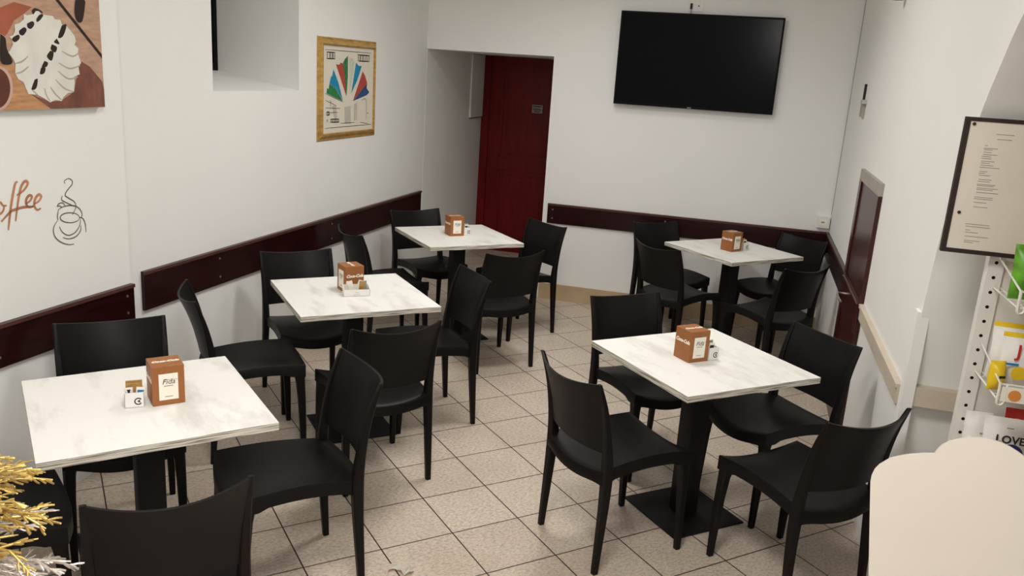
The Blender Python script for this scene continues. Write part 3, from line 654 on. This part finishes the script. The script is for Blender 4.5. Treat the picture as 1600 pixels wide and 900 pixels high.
# ---------------------------------------------------------------- sugar caddies
def caddy(k, x, y, rz, wd, dp, hb, hf, lb, slope=False):
    t = thing('sugar_caddy', lb, 'sugar caddy', onT(k, x, y), rz, 'white sugar caddies on the tables')
    bm = bmesh.new(); th = .003
    add_box(bm, (0, 0, th/2), (wd, dp, th))
    for yy, h in ((dp/2-th/2, hb), (-dp/2+th/2, hf)): add_box(bm, (0, yy, h/2), (wd, th, h))
    for xx in (-wd/2+th/2, wd/2-th/2):
        vs = [bm.verts.new((xx+e*th/2, yy, z)) for e in (-1, 1) for yy, z in ((-dp/2, 0), (dp/2, 0), (dp/2, hb), (-dp/2, hf))]
        for q in ((0, 1, 2, 3), (4, 7, 6, 5), (0, 4, 5, 1), (1, 5, 6, 2), (2, 6, 7, 3), (3, 7, 4, 0)): bm.faces.new([vs[i] for i in q])
    obj('tray', bm, m_white, t)
    bm = bmesh.new()
    if wd < .1:   # ring emblem on the front
        R0, R1 = .013, .009; N = 20; y0 = -dp/2-.0006
        for i in range(N-4):
            a, b = 2*PI*(i+2)/N, 2*PI*(i+3)/N
            bm.faces.new([bm.verts.new((.012+math.cos(q)*r, y0, hf*.42+math.sin(q)*r)) for q, r in ((a, R0), (b, R0), (b, R1), (a, R1))])
        bm.faces.new([bm.verts.new((.012+px, y0, hf*.42+pz)) for px, pz in ((-.004, 0), (.005, .006), (.006, -.006))])
    else:
        for z, w_ in ((.010, .035), (.020, .02)): add_box(bm, (.0, -dp/2-.0005, z), (w_, .0006, .0012))
    obj('emblem', bm, m_ink if wd < .1 else m_grayink, t)
    return t
def sachet(k, x, y, rz, cx, cy, cz, w_, h_, tilt, roll, mt, mark, lb, group=None):
    """paper stick or packet standing in a caddy at (x, y) on table k"""
    c, s = math.cos(rz), math.sin(rz); p = onT(k, x, y); p = (p[0]+c*cx-s*cy, p[1]+s*cx+c*cy, .75+cz)
    bm = box((0, 0, h_/2), (w_, .004, h_), .0012)
    M = Matrix.Rotation(tilt, 4, 'X') @ Matrix.Rotation(roll, 4, 'Y'); bm.transform(M)
    o = obj('sugar_sachet', bm, mt); o.location = p; o.rotation_euler = (0, 0, rz); tag(o, lb, 'sugar sachet', group)
    if mark:
        kind, mm = mark
        if kind == 'I':
            b2 = bmesh.new()
            for z_, ww, hh in ((h_*.72, .010, .020), (h_*.72+.010, .016, .004), (h_*.72-.010, .016, .004)): add_box(b2, (0, -.0024, z_), (ww*.7, .0006, hh))
        else: b2 = box((0, -.0024, h_*.66), (w_*.72, .0006, h_*.4))
        b2.transform(M); obj('print', b2, mm, o)
    return o
ra = DATA['tables']['A'][2] - .16
caddy('A', -.038, -.022, ra, .062, .05, .058, .054, 'small white sugar caddy with a dark ring emblem on the front left table')
for cy, cz, hh, tl, m_, lb in ((.016, .004, .080, .0, m_kraft, 'brown sugar sachet at the very back of the front left caddy'), (.008, .004, .074, .05, m_kraft, 'brown sugar sachet second from the back of the front left caddy')):
    sachet('A', -.038, -.022, ra, 0, cy, cz, .052, hh, tl, 0, m_, None, lb)
sachet('A', -.038, -.022, ra, -.014, -.006, .004, .026, .066, .10, -.04, m_paper, ('I', m_navy), 'white sugar sachet with a dark blue letter in the front left caddy')
sachet('A', -.038, -.022, ra, .014, -.012, .004, .028, .068, .12, .12, m_paper, ('box', m_blue), 'white sugar sachet with a bright blue block in the front left caddy')
rb = DATA['tables']['B'][2] - .13
caddy('B', .003, -.045, rb, .135, .055, .052, .036, 'wide white sugar caddy heaped with sachets on the middle left table')
for i, (cx, cy, hh, ro, m_, lb) in enumerate(((-.045, .01, .070, .12, m_paper, 'white sugar sachet at the left end of the wide caddy'), (-.018, .0, .076, -.25, m_paper, 'white sugar sachet tilted left in the wide caddy'), (.004, .008, .078, .3, m_paper, 'white sugar sachet tilted right in the wide caddy'), (.024, .002, .072, .1, m_kraft, 'brown sugar sachet in the middle right of the wide caddy'), (.046, .008, .072, -.1, m_lilac, 'grey sweetener sachet at the right end of the wide caddy'))):
    sachet('B', .003, -.045, rb, cx, cy, .004, .028, hh, .08, ro, m_, None, lb)
for k, x, y, nm in (('C', .062, .002, 'far left'), ('D', .030, -.012, 'front right'), ('E', .070, -.032, 'far right')):
    rz = DATA['tables'][k][2]
    caddy(k, x, y, rz, .055, .05, .062, .058, 'small white sugar caddy beside the dispenser on the %s table' % nm)
    sachet(k, x, y, rz, -.008, -.008, .004, .03, .075, .08, .05, m_paper, ('box', m_ink), 'white sugar sachet with a dark block in the caddy of the %s table' % nm)
    sachet(k, x, y, rz, .006, .012, .004, .04, .078, 0, -.08, m_kraft if k == 'E' else m_lilac, None, ('brown' if k == 'E' else 'grey') + ' sugar sachet at the back of the %s table caddy' % nm)
# ---------------------------------------------------------------- television
tv = thing('television', 'large black flat screen television on the back wall', 'television', on('back', 1.1, 1.72), 0)
def pobj(name, bm, m, parent, smooth=None):
    bm.transform(Matrix.Translation(-Vector(parent.location))); return obj(name, bm, m, parent, smooth)
pobj('cabinet', wall_box('back', .492, 1.722, 1.722, 2.428, -.058, -.018), m_tvb, tv)
pobj('screen', wall_box('back', .500, 1.714, 1.736, 2.420, -.0595, -.058), m_screen, tv)
bm = bmesh.new()
for q in ((.486, 1.728, 1.716, 1.736), (.486, 1.728, 2.420, 2.434), (.486, .500, 1.736, 2.42), (1.714, 1.728, 1.736, 2.42)): wbox(bm, 'back', *q, -.062, -.05)
pobj('bezel', bm, m_tvb, tv)
pobj('logo_badge', wall_box('back', 1.075, 1.105, 1.7215, 1.727, -.063, -.062), m_steel, tv)
pobj('wall_bracket', wall_box('back', .85, 1.36, 1.9, 2.25, -.018, 0), m_iron, tv)
so = thing('wall_socket', 'white socket plate with a black plug just above the television', 'socket', on('back', 1.05, 2.49))
pobj('cover_plate', wall_box('back', .992, 1.108, 2.452, 2.532, -.008, 0), m_white, so)
pobj('plug', wall_box('back', 1.010, 1.026, 2.470, 2.512, -.03, -.008), m_ink, so)
bm = bmesh.new(); add_tube(bm, [on('back', 1.018, 2.475, -.022), on('back', 1.02, 2.43, -.018), on('back', 1.03, 2.38, -.014)], .004, 8); pobj('cable', bm, m_lilac, so)
pobj('plug_hole', wall_box('back', 1.068, 1.080, 2.492, 2.500, -.0086, -.008), m_ink, so)
so = thing('wall_socket', 'white surface socket in the corner above the dark rail', 'socket', on('back', 2.23, .92))
pobj('cover_plate', wall_box('back', 2.178, 2.272, .878, .966, -.036, 0), m_white, so)
pobj('inset', wall_box('back', 2.196, 2.256, .896, .948, -.039, -.036), m_card, so)
pobj('rocker', wall_box('back', 2.208, 2.232, .918, .928, -.041, -.039), m_grayink, so)
bm = bmesh.new(); add_tube(bm, [on('right', .0-.035, z, .004) for z in (.985, 1.5, 2.2, 3.3)], .0022, 6)
tag(obj('corner_cable', bm, m_lilac), 'thin grey cable running up the far right corner', 'cable')
# small fittings on the right wall
wb = thing('wall_bracket', 'small grey holder high on the right wall near the far corner', 'bracket', on('right', -.95, 1.8))
pobj('back_plate', wall_box('right', -1.03, -.90, 1.775, 1.87, 0, .018), m_lilac, wb)
pobj('arm', wall_box('right', -.93, -.905, 1.85, 1.985, 0, .014), m_ink, wb)
pobj('clip', wall_box('right', -1.06, -.98, 1.86, 1.885, 0, .03), m_steel, wb)
sl = thing('spot_lamp', 'small dark fitting at the top edge of the right wall', 'lamp', on('right', -1.97, 2.43))
bm = bmesh.new(); p, n = on('right', -1.97, 2.45, .04), frame('right')[2]
add_tube(bm, [p+Vector((0, 0, .05)), p, p-Vector((0, 0, .035))], [.028, .032, .03], 14); pobj('housing', bm, m_iron, sl, 40)
pobj('wall_mount', wall_box('right', -1.99, -1.95, 2.46, 2.5, 0, .03), m_steel, sl)
# ---------------------------------------------------------------- canvas print
cv = thing('canvas_print', 'large canvas print of a white meringue on planks, top left', 'picture', on('front_left', -.4, 1.662))
pobj('canvas', wall_box('front_left', -.735, -.138, 1.664, 2.24, -.034, -.004), m_white, cv)
pobj('printed_sheet', wall_box('front_left', -.735, -.138, 1.664, 2.24, -.0342, -.034), m_woodpr, cv)
d = DATA['canvas']
def clip(pts, s0=-.735, s1=-.138, z0=1.664, z1=2.24): return [(min(max(s, s0), s1), min(max(z, z0), z1)) for s, z in pts]
def art(name, pts, lay, m): pobj(name, poly_on('front_left', clip(pts), -.0342-.0004*lay, -.0003), m, cv)
art('printed_cloth', d['red'], 1, m_redprint); art('printed_plank', d['plank'], 1, m_plankpr); art('printed_plank', d['shade'], 2, m_shadepr); art('plank_gap', d['gap'], 3, m_choc)
art('printed_cup', d['cup_outer'], 4, m_rim); art('printed_coffee', d['cup_inner'], 5, m_cupin)
art('printed_meringue', d['meringue'], 6, m_meringue)
for q in d['choc']:
    q = [(p.x, p.y) for p in smooth_pts([(a, b_, 0) for a, b_ in q + q[:1]], 3)[:-1]]
    art('printed_chocolate', q, 7, m_choc)
for q in d['ridges']:
    bm = bmesh.new(); stroke_on(bm, 'front_left', q, -.0342-.0004*6.9, .007); pobj('printed_ridge', bm, m_ridge, cv)
# wall lettering and cup drawing
bm = bmesh.new()
for q in DATA['coffee']: stroke_on(bm, 'front_left', q, -.0015, .0115)
tag(obj('wall_lettering', bm, m_decal), 'copper brown handwritten word coffee on the left wall', 'lettering')
bm = bmesh.new()
for q in DATA['cup']: stroke_on(bm, 'front_left', q, -.0015, .0048)
tag(obj('wall_drawing', bm, m_line), 'line drawing of a steaming coffee cup on the left wall', 'wall decal')
# ---------------------------------------------------------------- framed poster
pf = thing('framed_poster', 'gold framed poster with a fan of coloured wedges on the left wall', 'picture', on('left', 2.14, 1.378))
s0, s1, z0, z1 = 1.712, 2.566, 1.38, 2.062
def frame_bm(k, s0, s1, z0, z1, w_, depth, w2):
    bm = bmesh.new()
    prof = [(0, 0), (0, .004), (.007, .009), (.012, .008), (.032, .019), (.036, .024), (.045, .026), (.050, .022), (.050, .006)]
    rings = []
    for cs, cz, ds, dz in ((s0, z0, 1, 1), (s1, z0, -1, 1), (s1, z1, -1, -1), (s0, z1, 1, -1)):
        rings.append([bm.verts.new(on(k, cs+ds*a, cz+dz*a, -b)) for a, b in prof])
    for i in range(4):
        P, Q = rings[i], rings[(i+1) % 4]
        for j in range(len(prof)-1): bm.faces.new((P[j], Q[j], Q[j+1], P[j+1]))
    return bm
pobj('frame', frame_bm('left', s0, s1, z0, z1, .088, .032, .088), m_goldframe, pf)
pobj('poster_sheet', wall_box('left', s0+.048, s1-.048, z0+.048, z1-.048, -.0105, -.004), m_mat, pf)
pm = dict(green=m_pgreen, cyan=m_pcyan, red=m_pred, navy=m_pnavy, pale=m_ppale)
for nme, q in DATA['poster']['w']: pobj('printed_wedge', poly_on('left', q, -.011, -.0003), pm[nme], pf)
bm = bmesh.new(); n = frame('left')[2]
for q in DATA['poster']['glass']: add_prism(bm, [on('left', s, z, -.0108) for s, z in q], n*-.0003)
pobj('printed_glass', bm, m_pglass, pf)
bm = bmesh.new()
for q in DATA['poster']['lines']: stroke_on(bm, 'left', q, -.0114, .004)
for q in DATA['poster']['bars']: stroke_on(bm, 'left', q, -.0114, .008)
pobj('printed_lines', bm, m_ink, pf)
# ---------------------------------------------------------------- menu board on the arch jamb
x0, x1, z0, z1 = -.046, .36, 1.448, 1.881
mn = thing('menu_board', 'framed menu sheet with dark border standing on top of the snack rack', 'menu board', on('jamb', .16, z0, -.33))
bm = bmesh.new()
for q in ((x0, x1, z0, z0+.014), (x0, x1, z1-.012, z1), (x0, x0+.014, z0+.014, z1-.012), (x1-.014, x1, z0+.014, z1-.012)): wbox(bm, 'jamb', *q, -.347, -.322)
pobj('border', bm, m_choc, mn)
pobj('sheet', wall_box('jamb', x0+.014, x1-.014, z0+.014, z1-.012, -.344, -.324), m_menu, mn)
bm = bmesh.new()
for (a, za), (b, zb) in DATA['menu']:
    z = (za+zb)/2; wbox(bm, 'jamb', a, b, z-.0009, z+.0009, -.3446, -.344)
t_ = pobj('printed_text', bm, m_grayink, mn); t_['kind'] = 'stuff'
for s, z in DATA['menu_dots'] + [(.335, DATA['menu_dots'][0][1]), (.335, DATA['menu_dots'][1][1])]:
    bm = bmesh.new(); p = on('jamb', s, z, -.344); add_tube(bm, [p, p-frame('jamb')[2]*.004], .005, 12); pobj('stud', bm, m_ink, mn)
# ---------------------------------------------------------------- snack rack
rk = thing('snack_rack', 'white perforated snack rack with wire baskets at the right edge', 'rack', on('jamb', .45, 0, -.2))
X0, X1, WB = .111, .80, -.31
for s0_ in (X0, X1-.048):
    u = pobj('upright', wall_box('jamb', s0_, s0_+.048, 0, 1.447, WB, WB+.04), m_rack, rk)
    bm = bmesh.new(); z = .12
    while z < 1.43:
        p = on('jamb', s0_+.023, z, WB-.0005); add_tube(bm, [p, p+frame('jamb')[2]*.001], .0058, 10); z += .0501
    h_ = pobj('punched_hole', bm, m_hole, rk); h_.parent = u; h_['kind'] = 'stuff'
pobj('back_panel', wall_box('jamb', X0+.048, X1-.048,   .1, 1.43, WB+.012, WB+.03), m_rack, rk)
bm = bmesh.new(); wbox(bm, 'jamb', X0, X1, 0, .12, -.70, WB); pobj('base', bm, m_rack, rk)
WF = -.58
def basket(zb, hb=.10):
    bm = bmesh.new(); P = lambda s, z, o: on('jamb', s, z, o)
    a, b = X0+.03, X1-.03; r = .0032
    for s in (a, b):
        add_tube(bm, [P(s, zb+hb, WB), P(s, zb+.05, WF)], r, 6); add_tube(bm, [P(s, zb, WB), P(s, zb, WF)], r, 6)
        add_tube(bm, smooth_pts([P(s, zb+.055, WF), P(s, zb+.02, WF-.004), P(s, zb-.012, WF-.004), P(s+.012, zb-.016, WF-.004), P(s+.02, zb+.0, WF-.004), P(s+.02, zb+.05, WF-.004)], 3), .0045, 6)
    add_tube(bm, [P(a, zb+.05, WF), P(b, zb+.05, WF)], r, 6); add_tube(bm, [P(a, zb, WF), P(b, zb, WF)], r, 6)
    for i in range(15):
        s = a+(b-a)*(i+.5)/15; add_tube(bm, [P(s, zb, WB), P(s, zb, WF), P(s, zb+.05, WF)], .0018, 5)
    for i in range(1, 5):
        o = WB+(WF-WB)*i/5; add_tube(bm, [P(a, zb, o), P(b, zb, o)], .0018, 5)
    bk = pobj('wire_basket', bm, m_rack, rk, 60); return bk
ZB = (1.340, 1.047, .755)
for z in ZB: basket(z)
pl = pobj('price_strip', wall_box('jamb', X0+.036, X1-.03, 1.045, 1.092, WF-.008, WF-.005), m_card, rk)
bm = bmesh.new(); p = on('jamb', .184, 1.067, WF-.0082); add_tube(bm, [p, p-frame('jamb')[2]*.0008], .018, 18); q_ = pobj('orange_dot', bm, m_orange, rk); q_.parent = pl
def bag(s, z, o, wd, ht, m, lb, tilt=.1, yaw=0, band=None, prints=()):
    """pillow-shaped snack bag standing in a basket"""
    p, d_, n_, a_ = frame('jamb')
    t = thing('snack_bag', lb, 'snack bag', on('jamb', s, z, o), a_ + yaw, 'snack bags on the rack')
    bm = bmesh.new(); NX, NZ = 10, 12; F = []; K = []
    rnd = random.Random(lb)
    for j in range(NZ+1):
        f = []; k = []
        for i in range(NX+1):
            u = -1+2*i/NX; v = j/NZ
            th = .03*max(0, (1-abs(u)**3))*max(0, math.sin(PI*min(max((v-.06)/.88, 0), 1)))**.6 + .0008 + rnd.uniform(-.0012, .0012)*(0 < j < NZ)
            xx = u*wd/2*(1-.05*math.sin(PI*v)); zz = v*ht
            f.append(bm.verts.new((xx, -th, zz))); k.append(bm.verts.new((xx, th, zz)))
        F.append(f); K.append(k)
    for j in range(NZ):
        for i in range(NX):
            A = bm.faces.new((F[j][i], F[j][i+1], F[j+1][i+1], F[j+1][i])); B = bm.faces.new((K[j][i], K[j+1][i], K[j+1][i+1], K[j][i+1]))
            if band and j >= NZ-1: A.material_index = B.material_index = 1
        bm.faces.new((F[j][0], F[j+1][0], K[j+1][0], K[j][0])); bm.faces.new((F[j][NX], K[j][NX], K[j+1][NX], F[j+1][NX]))
    for i in range(NX): bm.faces.new((F[0][i], K[0][i], K[0][i+1], F[0][i+1])); bm.faces.new((F[NZ][i], F[NZ][i+1], K[NZ][i+1], K[NZ][i]))
    R = Matrix.Rotation(-tilt, 4, 'X'); bm.transform(R)
    obj('pouch', bm, [m] + ([band] if band else []), t, 60)
    for kind, x, zz, sz, mm in prints:
        yy = -.0315
        if kind == 'disc':
            b2 = bmesh.new(); add_tube(b2, [Vector((x, yy, zz)), Vector((x, yy-.0006, zz))], sz, 20); nm = 'printed_spot'
        elif kind == 'bar':
            b2 = box((x, yy, zz), (sz[0], .0006, sz[1])); nm = 'printed_band'
        else:
            b2 = text_bm(kind, sz, basis((1, 0, 0), (0, 0, 1), (0, -1, 0), (x, yy-.0006, zz)), .0003, 0, .001); nm = 'lettering'
        b2.transform(R); obj(nm, b2, mm, t)
    return t
zt, zm, zl = ZB[0]+.004, ZB[1]+.004, ZB[2]+.004
bag(.176, zt, -.47, .075, .17, m_green, 'green snack bag leaning in the top basket of the rack', .1, .1)
bag(.235, zt, -.40, .12, .16, m_orange, 'orange snack bag behind the green one in the top basket', .05)
bag(.236, zm, -.37, .17, .190, m_bag, 'white snack bag with yellow top at the back of the middle basket', .05, 0, m_yellow)
bag(.243, zm, -.46, .17, .182, m_bag, 'white snack bag with yellow top and letter J in the middle basket', .05, 0, m_yellow, [('J', -.040, .128, .055, m_red), ('bar', -.055, .085, (.04, .007), m_blue), ('disc', -.03, .058, .022, m_yellow), ('disc', .01, .062, .02, m_yellow)])
bag(.150, zm, -.50, .05, .095, m_yellow, 'small yellow snack bag at the left end of the middle basket', .05, .3, None, [('bar', 0, .05, (.02, .008), m_ink)])
bag(.166, zl, -.372, .085, .165, m_bag, 'plain white snack bag at the left end of the bottom basket', .05, .1, None, [('disc', -.01, .05, .010, m_ink), ('bar', .01, .1, (.02, .004), m_grayink)])
bag(.231, zl, -.45, .14, .185, m_bag, 'white snack bag reading LOVE in the bottom basket', .05, 0, None, [('LOVE', .006, .120, .036, m_ink), ('disc', .015, .072, .036, m_navy), ('bar', .0, .16, (.02, .003), m_grayink)])
bag(.320, zl, -.372, .16, .195, m_red, 'red snack bag at the back of the bottom basket', .05, 0, None, [('disc', -.05, .15, .02, m_yellow)])
# ---------------------------------------------------------------- cream board in the lower right corner
b = DATA['board']; p0, nn, ex, ez = (Vector(b[k]) for k in ('p0', 'n', 'ex', 'ez'))
out = [tuple(q) for q in b['out']]
xm = max(out, key=lambda q: q[1])[0] + .004
left_ = [q for q in out if q[0] < xm]
zb = -(p0.z)/ez.z
pts = [(left_[0][0], zb)] + left_ + [(2*xm-x, z) for x, z in reversed(left_)] + [(2*xm-left_[0][0], zb)]
bm = bmesh.new(); add_prism(bm, [p0 + ex*x + ez*z for x, z in pts], -nn*.028)
bd = thing('display_board', 'cream board with a rounded lobed top in the lower right corner', 'board', (p0 + ex*xm + ez*zb))
es = None
pobj('panel', bm, m_cream, bd)
for sx in (-.12, .12):
    q = p0 + ex*(xm+sx) + ez*(zb*.45) - nn*.03
    bm = bmesh.new(); foot = Vector((q.x, q.y, 0)) - Vector((nn.x, nn.y, 0)).normalized()*.30
    add_tube(bm, [q, foot+Vector((0, 0, .012))], .012, 8); pobj('strut', bm, m_cream, bd)
# ---------------------------------------------------------------- tinsel tree at the left edge
tr = thing('tinsel_tree', 'gold and silver tinsel tree at the left edge of the foreground', 'christmas tree', (-1.412, 1.67, 0))
bm = bmesh.new(); add_tube(bm, [(0, 0, 0), (0, 0, .5), (.005, 0, 1.25)], [.02, .016, .006], 10); obj('stem', bm, m_gold, tr, 60)
bm = bmesh.new()
for i in range(3):
    a = i*2*PI/3+.4; add_tube(bm, [(0, 0, .06), (.12*math.cos(a), .12*math.sin(a), .03), (.2*math.cos(a), .2*math.sin(a), .008)], .008, 8)
obj('foot', bm, m_gold, tr, 60)
def sprig(bm, base, d, L, r, rnd, forks):
    p = Vector(base); d = Vector(d).normalized(); pts = [p.copy()]
    up = Vector((0, 0, 1)); side = d.cross(up).normalized()
    bend = rnd.uniform(-.5, -.1)
    for i in range(5):
        d = (d + up*bend*.16 + side*rnd.uniform(-.08, .08)).normalized(); p = p + d*L/5; pts.append(p.copy())
    add_tube(bm, pts, [r*(1-.12*i) for i in range(6)], 6)
    for f in range(forks):
        k = rnd.randint(1, 4); q = pts[k]; sg = 1 if f % 2 else -1
        dd = (d + side*sg*rnd.uniform(.4, .9) + up*rnd.uniform(-.35, .35)).normalized()
        l = L*rnd.uniform(.22, .42); e = q + dd*l*.6; e2 = e + (dd+d*.6).normalized()*l*.4
        add_tube(bm, [q, e, e2], [r*.75, r*.65, r*.6], 5)
rnd = random.Random(3)
def branch(z, ang, L, m, n=9):
    bm = bmesh.new(); d = Vector((math.cos(ang), math.sin(ang), -.12)).normalized()
    base = Vector((0, 0, z)); tip = base + d*L
    add_tube(bm, [base, base + d*L*.6, tip], [.006, .005, .003], 6)
    for i in range(n):
        t = .25 + .75*i/n; side = Vector((-d.y, d.x, 0))*(1 if i % 2 else -1)
        dd = d*.9 + side*rnd.uniform(.2, .7) + Vector((0, 0, rnd.uniform(-.3, .35)))
        sprig(bm, base + d*L*t, dd, L*.36*(1.05-t*.45), .0042, rnd, 6)
    obj('branch', bm, m, tr, 60)
for z, L, m, cnt in ((.54, .36, m_silver, 8), (.62, .375, m_silver, 8), (.70, .38, m_silver, 9), (.78, .375, m_silver, 9), (.84, .37, m_gold, 10), (.90, .345, m_gold, 10), (.95, .31, m_gold, 9), (1.0, .26, m_gold, 8), (1.05, .19, m_gold, 7), (1.1, .12, m_silver, 6)):
    for i in range(cnt): branch(z + rnd.uniform(-.015, .015), 2*PI*i/cnt + rnd.uniform(-.15, .15) + z*3, L*rnd.uniform(.92, 1.05), m)
# ---------------------------------------------------------------- scrap of paper on the floor
bm = bmesh.new(); rnd = random.Random(5)
G = [[bm.verts.new((-.05+.1*i/6, -.018+.036*j/3 + .012*math.sin(i*1.1), .003+abs(rnd.gauss(0, .006)))) for i in range(7)] for j in range(4)]
for j in range(3):
    for i in range(6): bm.faces.new((G[j][i], G[j][i+1], G[j+1][i+1], G[j+1][i]))
bmesh.ops.solidify(bm, geom=bm.faces[:], thickness=.0012)
bmesh.ops.scale(bm, verts=bm.verts[:], vec=(1, 1.35, 1.2)); o = obj('paper_scrap', bm, m_paper); o.location = (-.362, 2.905, 0.0); tag(o, 'crumpled white paper scrap on the floor tiles', 'paper')
